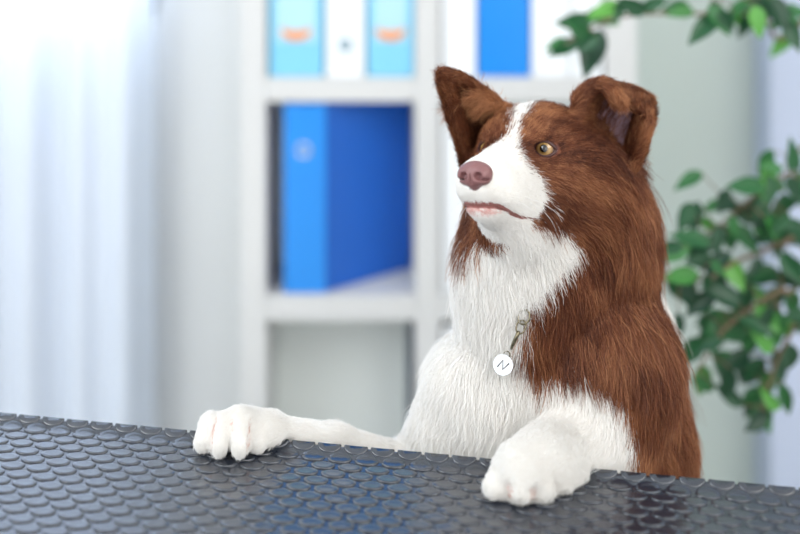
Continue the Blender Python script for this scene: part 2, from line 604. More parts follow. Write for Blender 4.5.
def add_leaf(base, dirv, nrm, ln, wd, curl):
    d = dirv / np.linalg.norm(dirv)
    n = nrm - d * np.dot(nrm, d)
    n /= np.linalg.norm(n) + 1e-9
    s = np.cross(d, n)
    o = len(vs)
    for i in range(NL + 1):
        t = i / NL
        wv = wd * (math.sin(math.pi * min(1, t * 1.02) ** 0.8) ** 0.8) * (1 - 0.25 * t) if 0 < t < 1 else 0.0006
        for k in range(-NW, NW + 1):
            q = k / NW
            p = base + d * ln * t + s * wv * q * 0.5 + n * (0.16 * wv * q * q - curl * ln * t * t)
            vs.append(p)
    r = 2 * NW + 1
    for i in range(NL):
        for k in range(2 * NW):
            a = o + i * r + k
            fs.append((a, a + 1, a + r + 1, a + r))


lq = random.Random(5)
for (u0, u1, v0, v1, n_) in ((672, 800, 180, 330, 46), (690, 800, 300, 400, 20), (745, 800, 150, 240, 10), (745, 785, 380, 425, 4), (680, 800, -5, 26, 12)):
    for _ in range(n_):
        leaf_pos.append((lq.uniform(u0, u1), lq.uniform(v0, v1), lq.uniform(22, 34), lq.choice((170, 200, -60, -100, -130, -90, 140))))
allpts = np.vstack(bcurves)
twigs = MB()
lr = random.Random(11)
for (u, v_, sz, ang) in leaf_pos:
    y = 1.45 + lr.uniform(-0.05, 0.06)
    cpos = P(u, v_, y)
    ln = sz * y / FX * 1.05
    a = math.radians(ang + lr.uniform(-20, 20))
    d = np.array([math.cos(a), lr.uniform(-0.5, 0.3), math.sin(a)])
    d /= np.linalg.norm(d)
    nrm = np.array([lr.uniform(-0.5, 0.3), -0.8 + lr.uniform(-0.2, 0.3), lr.uniform(0.1, 0.9)])
    b0 = cpos - d * ln * 0.5
    add_leaf(b0, d, nrm, ln, ln * lr.uniform(0.46, 0.6), lr.uniform(0.0, 0.25))
    near = allpts[np.argmin(((allpts - b0) ** 2).sum(1))]
    mb.tube([near, (near + b0) / 2 + np.array([0, 0, 0.003]), b0 + d * 0.002], [0.0011, 0.0009, 0.0007], 5)
# looser leaves along the parts of the branches outside the view, so the plant is whole
for c in bcurves:
    for k in range(1, 9):
        b0 = c[k] + np.array([lr.uniform(-.01, .01) for _ in range(3)])
        if (b0[0] / b0[1]) * FX + 400 < 785:
            continue
        a = lr.uniform(0, 6.28)
        d = np.array([math.cos(a), lr.uniform(-0.6, 0.6), math.sin(a) - 0.4])
        add_leaf(b0, d, np.array([lr.uniform(-.5, .5), -0.7, 0.6]), 0.05, 0.026, 0.15)
for k in range(60):
    q = trunk[lr.randrange(12, 24)]
    a = lr.uniform(0, 6.28)
    d = np.array([abs(math.cos(a)) * 0.8 + 0.1, math.sin(a), lr.uniform(-0.2, 0.5)])
    d /= np.linalg.norm(d)
    e = q + d * lr.uniform(0.06, 0.22)
    mb.tube([q, (q + e) / 2 + np.array([0, 0, 0.01]), e], [0.003, 0.002, 0.001], 5)
    for _ in range(2):
        add_leaf(e, d + np.array([lr.uniform(-.8, .8) for _ in range(3)]), np.array([0, -0.5, 0.8]), 0.052, 0.027, 0.15)
mb.build('trunk', M['bark'], pl)
fo = from_arrays('foliage', vs, fs, M['leaf'], pl, True)

# ------------------------------------------------------------------ the dog
# head frame: F forward along the muzzle, L towards the dog's left, U up through the skull
PSI, PHI, ROL = math.radians(33), math.radians(14), math.radians(7.5)
_F = np.array([-math.sin(PSI) * math.cos(PHI), -math.cos(PSI) * math.cos(PHI), math.sin(PHI)])
_L = np.array([math.cos(PSI), -math.sin(PSI), 0.0])
_U = np.cross(_F, _L)
HF = np.array([_F, math.cos(ROL) * _L + math.sin(ROL) * _U, -math.sin(ROL) * _L + math.cos(ROL) * _U])
HO = P(515, 149.5, 1.06)


def HL(f, l, u):
    """head-local millimetres to world"""
    return HO + (f * HF[0] + l * HF[1] + u * HF[2]) / 1000.0


def to_head(p):
    return (p - HO) @ HF.T * 1000.0


I3 = np.eye(3)
VOX = 0.003
LO = np.array([-0.215, 0.895, -0.012])
HI = np.array([0.375, 1.60, 1.16])
NG = np.ceil((HI - LO) / VOX).astype(int) + 1
D = np.full(NG, 0.08, np.float32)
AX = [LO[i] + VOX * np.arange(NG[i]) for i in range(3)]
prims = []


def sl_for(lo, hi):
    i0 = np.clip(np.floor((lo - LO) / VOX).astype(int), 0, NG - 1)
    i1 = np.clip(np.ceil((hi - LO) / VOX).astype(int) + 1, 1, NG)
    return tuple(slice(a, b) for a, b in zip(i0, i1))


def grid_pts(s):
    return np.stack(np.meshgrid(AX[0][s[0]], AX[1][s[1]], AX[2][s[2]], indexing='ij'), -1)


def d_ell(X, c, r, R):
    q = (X - c) @ R.T
    k0 = np.linalg.norm(q / r, axis=-1)
    k1 = np.linalg.norm(q / (r * r), axis=-1) + 1e-9
    return k0 * (k0 - 1) / k1


def d_cone(X, a, b, ra_, rb_):
    ab = b - a
    t = np.clip(((X - a) @ ab) / (ab @ ab), 0, 1)
    return np.linalg.norm(X - a - t[..., None] * ab, axis=-1) - (ra_ + (rb_ - ra_) * t)


def smin(a, b, k):
    h = np.clip(0.5 + 0.5 * (b - a) / k, 0, 1)
    return b + (a - b) * h - k * h * (1 - h)


def put(dist, lo, hi, k, sub=False):
    s = sl_for(lo, hi)
    d = dist(grid_pts(s)).astype(np.float32)
    if sub:
        D[s] = -smin(-D[s], d, k)
    else:
        D[s] = smin(D[s], d, k)


def ell(c, r, R=I3, k=0.02, flow=None, ln=0.02, tag=''):
    c, r = np.asarray(c, float), np.asarray(r, float)
    m = r.max() + 0.03 + k
    fn = lambda X: d_ell(X, c, r, R)
    put(fn, c - m, c + m, k)
    prims.append((fn, flow, ln, tag, c, r.max()))


def cone(a, b, ra_, rb_, k=0.02, flow='ab', ln=0.02, tag=''):
    a, b = np.asarray(a, float), np.asarray(b, float)
    m = max(ra_, rb_) + 0.03 + k
    fn = lambda X: d_cone(X, a, b, ra_, rb_)
    put(fn, np.minimum(a, b) - m, np.maximum(a, b) + m, k)
    fl = (b - a) / np.linalg.norm(b - a) if isinstance(flow, str) else flow
    prims.append((fn, fl, ln, tag, (a + b) / 2, np.linalg.norm(b - a) / 2 + max(ra_, rb_)))


DOWN = np.array([0.05, 0.0, -1.0])
mm = lambda *q: np.array(q) / 1000.0

# --- trunk and hindquarters
ell(P(575, 415, 1.16), mm(100, 110, 150), k=0.03, flow=DOWN, ln=0.042, tag='trunk')
cone(P(578, 450, 1.17), P(600, 640, 1.26), 0.106, 0.100, 0.04, DOWN, 0.04, 'trunk')
cone(P(600, 640, 1.26), (0.235, 1.33, 0.44), 0.100, 0.090, 0.04, DOWN, 0.04, 'trunk')
# neck
cone(P(562, 195, 1.145), P(562, 320, 1.145), 0.072, 0.088, 0.04, DOWN, 0.042, 'neck')
ell(P(604, 240, 1.12), mm(42, 52, 75), k=0.025, flow=DOWN, ln=0.045, tag='neck')
ell(P(505, 250, 1.10), mm(38, 50, 56), k=0.025, flow=DOWN + np.array([-.12, 0, 0]), ln=0.04, tag='neck')
# chest
ell(P(524, 305, 1.09), mm(54, 58, 85), k=0.03, flow=DOWN + np.array([-.15, -.1, 0]), ln=0.04, tag='chest')
ell(P(506, 400, 1.09), mm(52, 52, 78), k=0.03, flow=DOWN + np.array([-.25, 0, 0]), ln=0.042, tag='chest')
cone(P(490, 440, 1.10), P(510, 620, 1.2), 0.06, 0.06, 0.03, DOWN, 0.035, 'chest')
# near shoulder, upper arm, forearm, paw
ell(P(604, 360, 1.10), mm(56, 60, 76), k=0.03, flow=DOWN, ln=0.045, tag='trunk')
cone(P(600, 370, 1.075), P(592, 440, 1.05), 0.056, 0.044, 0.035, DOWN + np.array([-.1, -.3, 0]), 0.03, 'arm')
cone(P(590, 442, 1.045), P(548, 462, 0.985), 0.040, 0.027, 0.02, 'ab', 0.017, 'arm')
cone(P(548, 462, 0.985), P(524, 474, 0.962), 0.028, 0.027, 0.015, 'ab', 0.009, 'paw')
# far upper arm, forearm, paw
cone(P(478, 385, 1.09), P(430, 466, 1.10), 0.048, 0.032, 0.02, DOWN + np.array([-.3, 0, 0]), 0.026, 'farm')
cone(P(414, 474, 1.095), P(336, 444, 1.065), 0.024, 0.0155, 0.02, 'ab', 0.012, 'farm')
cone(P(336, 444, 1.065), P(268, 433, 1.043), 0.0155, 0.0150, 0.012, 'ab', 0.010, 'paw')
cone(P(268, 431, 1.043), P(240, 427, 1.035), 0.0165, 0.0185, 0.010, 'ab', 0.008, 'paw')

# toes: each finger-like toe is knuckle + tip
def toe(u0, v0, y0, u1, v1, y1, r0, r1, k=0.0025):
    a, b = P(u0, v0, y0), P(u1, v1, y1)
    cone(a, b, r0, r1, k, (b - a) / np.linalg.norm(b - a), 0.006, 'paw')


toe(212, 424, 1.034, 204, 441, 1.024, 0.0110, 0.0085)
toe(224, 424, 1.030, 219, 444, 1.016, 0.0110, 0.0095)
toe(243, 426, 1.028, 242, 445, 1.014, 0.0110, 0.0095)
toe(257, 430, 1.034, 259, 443, 1.024, 0.0095, 0.0078)
toe(274, 440, 1.040, 276, 446, 1.033, 0.0070, 0.0055)
toe(506, 474, 0.962, 496, 486, 0.952, 0.0125, 0.0105)
toe(521, 474, 0.958, 520, 489, 0.943, 0.0125, 0.0108)
toe(540, 474, 0.962, 545, 488, 0.948, 0.0122, 0.0103)
toe(556, 474, 0.970, 563, 484, 0.962, 0.0105, 0.0085)

TOES_N = [((506, 474, 0.962), (496, 486, 0.952)), ((521, 474, 0.958), (520, 489, 0.943)), ((540, 474, 0.962), (545, 488, 0.948)), ((556, 474, 0.970), (563, 484, 0.962))]
TOES_F = [((212, 424, 1.034), (204, 441, 1.024)), ((224, 424, 1.030), (219, 444, 1.016)), ((243, 426, 1.028), (242, 445, 1.014)), ((257, 430, 1.034), (259, 443, 1.024))]
CLEFTS = []
for TS in (TOES_N, TOES_F):
    for (a0, b0), (a1, b1) in zip(TS[:-1], TS[1:]):
        ma = (P(*a0) + P(*a1)) / 2 + np.array([0, -0.55, 0.8]) * 0.0105
        mb_ = (P(*b0) + P(*b1)) / 2 + np.array([0, -0.95, 0.25]) * 0.0095
        mc_ = (P(*b0) + P(*b1)) / 2 + np.array([0, -0.85, -0.6]) * 0.0095
        CLEFTS += [(ma, mb_), (mb_, mc_)]
for a_, b_ in CLEFTS:
    put(lambda X: d_cone(X, a_, b_, 0.0016, 0.0030), np.minimum(a_, b_) - 0.015, np.maximum(a_, b_) + 0.015, 0.004, True)

# hind legs and tail, standing on the floor behind the table
for sx in (-1, 1):
    hip = np.array([0.225 + sx * 0.06, 1.32, 0.46])
    knee = np.array([0.215 + sx * 0.075, 1.20, 0.30])
    hock = np.array([0.225 + sx * 0.075, 1.335, 0.15])
    ball = np.array([0.215 + sx * 0.075, 1.285, 0.022])
    cone(hip, knee, 0.072, 0.048, 0.03, 'ab', 0.035, 'hind')
    cone(knee, hock, 0.044, 0.024, 0.02, 'ab', 0.025, 'hind')
    cone(hock, ball, 0.022, 0.020, 0.015, 'ab', 0.010, 'hind')
    cone(ball, ball + mm(-4, -45, -2), 0.022, 0.018, 0.01, 'ab', 0.007, 'hind')
tail = [(0.245, 1.40, 0.46), (0.27, 1.47, 0.36), (0.29, 1.50, 0.24), (0.31, 1.53, 0.16)]
for a, b, r0, r1 in zip(tail[:-1], tail[1:], (0.032, 0.028, 0.022), (0.028, 0.022, 0.012)):
    cone(a, b, r0, r1, 0.015, 'ab', 0.05, 'hind')

# --- head
BACK, UP, OUT = -HF[0], HF[2], HF[1]
RH = HF
ell(HL(-52, 0, 2), mm(62, 53, 44), RH, 0.02, BACK + 0.1 * UP, 0.014, 'skull')
ell(HL(-95, 0, -20), mm(50, 55, 48), RH, 0.03, BACK - 0.5 * UP, 0.026, 'skull')
for s in (-1, 1):
    ell(HL(-12, s * 25, 11), mm(20, 14, 11), RH, 0.014, BACK + 0.35 * UP + 0.3 * s * OUT, 0.008, 'skull')
    ell(HL(-32, s * 38, -28), mm(34, 20, 30), RH, 0.025, BACK + s * 0.5 * OUT - 0.25 * UP, 0.016, 'cheek')
    ell(HL(-70, s * 44, -38), mm(36, 23, 42), RH, 0.03, BACK + s * 0.5 * OUT - 0.7 * UP, 0.034, 'cheek')
    ell(HL(10, s * 17, -22), mm(24, 12, 18), RH, 0.02, BACK + s * 0.3 * OUT, 0.006, 'muzzle')
    ell(HL(62, s * 9, -37), mm(22, 13, 14), RH, 0.010, BACK + s * 0.2 * OUT - .1 * UP, 0.004, 'muzzle')
    ell(HL(36, s * 14, -42), mm(30, 13, 14), RH, 0.014, BACK + s * 0.2 * OUT - .1 * UP, 0.005, 'muzzle')
cone(HL(-14, 0, -10), HL(76, 0, -25), 0.025, 0.0135, 0.02, BACK, 0.005, 'muzzle')
# lower jaw and throat
cone(HL(-20, 0, -58), HL(64, 0, -53), 0.026, 0.0125, 0.012, BACK - 0.2 * UP, 0.007, 'jaw')
cone(HL(-10, 0, -66), P(535, 268, 1.085), 0.034, 0.055, 0.03, DOWN + 0.3 * BACK, 0.022, 'throat')
# the mouth slit
MOUTH = [(20, 30, -62), (34, 26, -60.5), (48, 22, -57), (60, 18.5, -53.5), (70, 16, -51), (78, 12, -50)]
for s in (1, -1):
    for a, b in zip(MOUTH[:-1], MOUTH[1:]):
        pa, pb = HL(a[0], s * (a[1] + 2), a[2]), HL(b[0], s * (b[1] + 2), b[2])
        put(lambda X: d_cone(X, pa, pb, 0.0022, 0.0024), np.minimum(pa, pb) - 0.012, np.maximum(pa, pb) + 0.012, 0.003, True)

# --- ears: bent sheets with real thickness
def sheet(rows, ns=26, nt=34):
    """rows: list of (t, inner, mid, outer) -> grid of points [t, s]"""
    T = np.array([r[0] for r in rows])
    out = np.zeros((nt, ns, 3))
    s = np.linspace(0, 1, ns)[:, None]
    cp = [np.array([r[i + 1] for r in rows]) for i in range(3)]
    for k, t in enumerate(np.linspace(0, 1, nt)):
        pts = []
        for c in cp:
            seg = min(np.searchsorted(T, t, 'right') - 1, len(T) - 2)
            q = (t - T[seg]) / (T[seg + 1] - T[seg])
            a = c[max(seg - 1, 0)] if seg > 0 else 2 * c[0] - c[1]
            d = c[seg + 2] if seg + 2 < len(T) else 2 * c[-1] - c[-2]
            b, e = c[seg], c[seg + 1]
            pts.append(0.5 * ((2 * b) + (e - a) * q + (2 * a - 5 * b + 4 * e - d) * q * q + (3 * b - a - 3 * e + d) * q ** 3))
        a, m_, b = pts
        ctrl = 2 * m_ - 0.5 * (a + b)
        out[k] = (1 - s) ** 2 * a + 2 * s * (1 - s) * ctrl + s * s * b
    return out


ear_near = sheet([(0.0, P(572, 122, 1.085), P(608, 150, 1.135), P(630, 172, 1.100)),
                  (0.35, P(578, 100, 1.090), P(615, 122, 1.138), P(640, 146, 1.100)),
                  (0.66, P(590, 88, 1.098), P(624, 97, 1.132), P(648, 115, 1.102)),
                  (0.82, P(602, 87, 1.094), P(630, 90, 1.112), P(648, 100, 1.092)),
                  (1.0, P(618, 98, 1.078), P(635, 105, 1.079), P(647, 112, 1.076))])
ear_far = sheet([(0.0, P(517, 118, 1.108), P(490, 138, 1.140), P(469, 165, 1.098)),
                 (0.4, P(490, 98, 1.104), P(468, 112, 1.128), P(460, 134, 1.092)),
                 (0.75, P(465, 81, 1.094), P(455, 88, 1.106), P(451, 104, 1.088)),
                 (1.0, P(447, 74, 1.082), P(445, 77, 1.084), P(444, 81, 1.082))])
for g, r in ((ear_near, 0.0046), (ear_far, 0.0044)):
    q = g.reshape(-1, 3)
    kt = KDTree(len(q))
    for i, p in enumerate(q):
        kt.insert(p, i)
    kt.balance()
    lo, hi = q.min(0) - 0.016, q.max(0) + 0.016
    s = sl_for(lo, hi)
    X = grid_pts(s)
    # chunked brute force distance to the sheet's points
    flat = X.reshape(-1, 3)
    dd = np.empty(len(flat), np.float32)
    qq = (q * q).sum(1)
    for i in range(0, len(flat), 20000):
        x = flat[i:i + 20000]
        d2 = (x * x).sum(1)[:, None] + qq[None] - 2 * x @ q.T
        dd[i:i + 20000] = np.sqrt(np.maximum(d2.min(1), 0))
    D[s] = smin(D[s], (dd.reshape(X.shape[:3]) - r).astype(np.float32), 0.008)

# eye sockets (almond shaped)
EYE_R = 0.0120
EYES = [HL(-8.5, s * 29, 0.5) for s in (1, -1)]
for s in (1, -1):
    put(lambda X: d_ell(X, HL(4, s * 31, 0), mm(12, 11.5, 7.8), RH), HL(0, s * 31, 0) - 0.02, HL(0, s * 31, 0) + 0.02, 0.003, True)


def surface_nets(D, lo, h):
    S = D < 0
    nx, ny, nz = D.shape
    acc = np.zeros((nx - 1, ny - 1, nz - 1, 3), np.float32)
    cnt = np.zeros((nx - 1, ny - 1, nz - 1), np.float32)
    faces = []
    idx_edges = []
    for ax in range(3):
        a = [slice(None)] * 3
        b = [slice(None)] * 3
        a[ax] = slice(0, -1)
        b[ax] = slice(1, None)
        cr = np.argwhere(S[tuple(a)] != S[tuple(b)])
        i, j, k = cr.T
        d0 = D[i, j, k]
        e = cr.copy()
        e[:, ax] += 1
        d1 = D[e[:, 0], e[:, 1], e[:, 2]]
        t = d0 / (d0 - d1)
        p = cr.astype(np.float32)
        p[:, ax] += t
        o1, o2 = [x for x in range(3) if x != ax]
        ok = np.ones(len(cr), bool)
        for o in (o1, o2):
            ok &= (cr[:, o] > 0) & (cr[:, o] < D.shape[o] - 1)
        cr, p, d0 = cr[ok], p[ok], d0[ok]
        quad = []
        for (s1, s2) in ((0, 0), (1, 0), (1, 1), (0, 1)):
            c = cr.copy()
            c[:, o1] -= s1
            c[:, o2] -= s2
            np.add.at(acc, (c[:, 0], c[:, 1], c[:, 2]), p)
            np.add.at(cnt, (c[:, 0], c[:, 1], c[:, 2]), 1)
            quad.append(np.ravel_multi_index(c.T, cnt.shape))
        quad = np.array(quad).T
        flip = (d0 < 0) ^ (ax == 1)
        quad[~flip] = quad[~flip][:, ::-1]
        faces.append(quad[:, ::-1])
    used = cnt.ravel() > 0
    mapi = -np.ones(used.size, np.int64)
    mapi[used] = np.arange(used.sum())
    v = (acc.reshape(-1, 3)[used] / cnt.ravel()[used][:, None]) * h + lo
    return v, mapi[np.vstack(faces)]


# the table's own space is kept free: pads rest on the mat, chest against its edge
_s = sl_for(np.array([LO[0], LO[1], 0.70]), np.array([HI[0], 1.12, 0.83]))
_X = grid_pts(_s)
_d = (_X - T0) @ TD
_tab = np.maximum(BE - 0.006 - _d, _X[..., 2] - (ZT + lift(_d) + 0.0036))
D[_s] = np.maximum(D[_s], -_tab.astype(np.float32))
_X = _d = _tab = None
BV, BFc = surface_nets(D, LO, VOX)
# keep the largest connected piece
par = np.arange(len(BV))
for _ in range(400):
    m_ = par[BFc].min(1)
    new = par.copy()
    for k in range(4):
        np.minimum.at(new, BFc[:, k], m_)
    new = new[new]
    if (new == par).all():
        break
    par = new
labs, counts = np.unique(par, return_counts=True)
keep = par == labs[counts.argmax()]
mp = -np.ones(len(BV), np.int64)
mp[keep] = np.arange(keep.sum())
BFc = mp[BFc[keep[BFc[:, 0]]]]
BV = BV[keep]
_t = np.vstack([BFc[:, [0, 1, 2]], BFc[:, [0, 2, 3]]])
if np.einsum('ij,ij->i', BV[_t[:, 0]], np.cross(BV[_t[:, 1]], BV[_t[:, 2]])).sum() < 0:
    BFc = BFc[:, ::-1].copy()
# light smoothing
for _ in range(2):
    a = np.zeros_like(BV)
    n_ = np.zeros(len(BV))
    for k in range(4):
        for o_ in (1, 3):
            np.add.at(a, BFc[:, k], BV[BFc[:, (k + o_) % 4]])
            np.add.at(n_, BFc[:, k], 1)
    BV = BV * 0.5 + 0.5 * a / n_[:, None]

dog = empty('dog', (0.22, 1.26, 0), 'brown and white long haired dog standing upright with front paws on the table', 'dog')
me = bpy.data.meshes.new('body')
me.vertices.add(len(BV))
me.vertices.foreach_set('co', BV.astype(np.float32).ravel())
me.loops.add(len(BFc) * 4)
me.loops.foreach_set('vertex_index', BFc.astype(np.int32).ravel())
me.polygons.add(len(BFc))
me.polygons.foreach_set('loop_start', np.arange(len(BFc), dtype=np.int32) * 4)
me.update(calc_edges=True)
me.validate()
me.shade_smooth()
nor = np.zeros(len(BV) * 3, np.float32)
me.vertices.foreach_get('normal', nor)
BN = nor.reshape(-1, 3)
tri = np.vstack([BFc[:, [0, 1, 2]], BFc[:, [0, 2, 3]]])
bvh = BVHTree.FromPolygons([tuple(p) for p in BV], [tuple(int(i) for i in q) for q in BFc])


# --- coat pattern -----------------------------------------------------------
def poly(pts):
    return np.array([(q[0], q[2]) for q in (P(*p) for p in pts)])


def inside(pg, x, z):
    r = np.zeros(len(x), bool)
    n = len(pg)
    for i in range(n):
        x0, z0 = pg[i]
        x1, z1_ = pg[(i + 1) % n]
        c = ((z0 > z) != (z1_ > z)) & (x < (x1 - x0) * (z - z0) / (z1_ - z0 + 1e-12) + x0)
        r ^= c
    return r


CHEST = poly([(552, 214, 1.06), (570, 232, 1.07), (567, 240, 1.07), (543, 268, 1.05), (529, 292, 1.04), (525, 320, 1.03), (521, 340, 1.02), (532, 368, 1.02),
              (556, 385, 1.0), (590, 383, .99), (618, 392, 1.0), (632, 412, 1.01), (635, 445, 1.01), (636, 560, 1.05), (640, 700, 1.3), (480, 700, 1.2), (380, 500, 1.05), (380, 440, 1.06), (400, 400, 1.06),
              (440, 330, 1.05), (456, 280, 1.05), (474, 248, 1.05), (500, 226, 1.05), (500, 205, 1.04)])


def white_mask(p, tagw):
    """1 where the coat is white; p world points, tagw dict of part weights"""
    x, y, z = p.T
    h = to_head(p)
    f, l, u = h.T
    al = np.abs(l)
    head = tagw['head']
    # blaze half width grows from the forehead down to the muzzle
    # blaze and muzzle: a wedge on each side of the profile, the far one reaching a little higher
    uu = [-80, -69, -57, -42, -26, -10, 1, 14, 30, 42, 60]
    near_b = np.interp(u, uu, [33, 33, 35, 30, 26, 9, 2, 3, 10, 20, 22])
    far_b = np.interp(u, uu, [33, 33, 35, 30, 26, 6, -9, -5, 11, 36, 44])
    wh_head = (0.966 * l - 0.45 * f < near_b) & (-0.966 * l - 0.45 * f < far_b)
    wh_head |= (u < -48) & (f > 6 - (-48 - u) * 0.5) & (f > -80)
    wh_body = inside(CHEST, x, z) & (y < 1.15)
    wh = np.where(head, wh_head | (wh_body & (u < -50)), wh_body)
    wh |= tagw['paw'] | tagw['farm'] | (z < 0.13)
    # white collar tuft at the back of the neck
    tz = (z - P(670, 292, 1.17)[2]) / 0.026
    wh |= (~head) & (np.abs(tz) < 1) & (y > 1.125 + 0.012 * np.abs(tz)) & (x > P(634, 300, 1.15)[0]) & (z > 0.8)
    return wh


TAGS = sorted({q[3] for q in prims})


def prim_blend(p, nrm):
    """flow, length and tag for points on the body"""
    N = len(p)
    Wt = np.zeros(N)
    Fl = np.zeros((N, 3))
    Ln = np.zeros(N)
    best = np.full(N, 1e9)
    tg = np.zeros(N, int)
    for fn, flow, ln_, tag_, c, rr in prims:
        sel = np.where(((p - c) ** 2).sum(1) < (rr + 0.07) ** 2)[0]
        if not len(sel):
            continue
        d = fn(p[sel])
        w_ = np.exp(-np.maximum(d, -0.005) / 0.007)
        Wt[sel] += w_
        fl = flow / np.linalg.norm(flow)
        Fl[sel] += w_[:, None] * fl
        Ln[sel] += w_ * ln_
        b = d < best[sel]
        best[sel[b]] = d[b]
        tg[sel[b]] = TAGS.index(tag_)
    Fl /= np.linalg.norm(Fl, axis=1)[:, None] + 1e-9
    Ln /= np.maximum(Wt, 1e-9)
    return Fl, Ln, tg, best


def ear_info(p, g):
    q = g.reshape(-1, 3)
    ns = g.shape[1]
    qq = (q * q).sum(1)
    di = np.empty(len(p))
    ii = np.empty(len(p), int)
    for i in range(0, len(p), 20000):
        x = p[i:i + 20000]
        d2 = (x * x).sum(1)[:, None] + qq[None] - 2 * x @ q.T
        ii[i:i + 20000] = d2.argmin(1)
        di[i:i + 20000] = np.sqrt(np.maximum(d2.min(1), 0))
    t, s = ii // ns, ii % ns
    gt = np.gradient(g, axis=0)
    gs = np.gradient(g, axis=1)
    gn = np.cross(gt, gs)
    gn /= np.linalg.norm(gn, axis=2)[..., None] + 1e-9
    return di, t / (g.shape[0] - 1), s / (ns - 1), gt[t, s], gs[t, s], gn[t, s]


def wob(p, sc, seed):
    r = np.random.default_rng(seed)
    out = np.zeros(len(p))
    for i in range(5):
        k = r.normal(size=3) * sc * (1 + 0.5 * i)
        out += np.sin(p @ k + r.uniform(0, 6.28)) / (1 + 0.4 * i)
    return out / 2.6


EX, EY = P(0, 0, 1.0), None


# how hollow the skin is at every vertex (grooves between toes)
_sm = BV.copy()
for _ in range(2):
    a = np.zeros_like(BV)
    n_ = np.zeros(len(BV))
    for k in range(4):
        for o_ in (1, 3):
            np.add.at(a, BFc[:, k], _sm[BFc[:, (k + o_) % 4]])
            np.add.at(n_, BFc[:, k], 1)
    _sm = a / n_[:, None]
CONC = np.einsum('ij,ij->i', _sm - BV, BN)


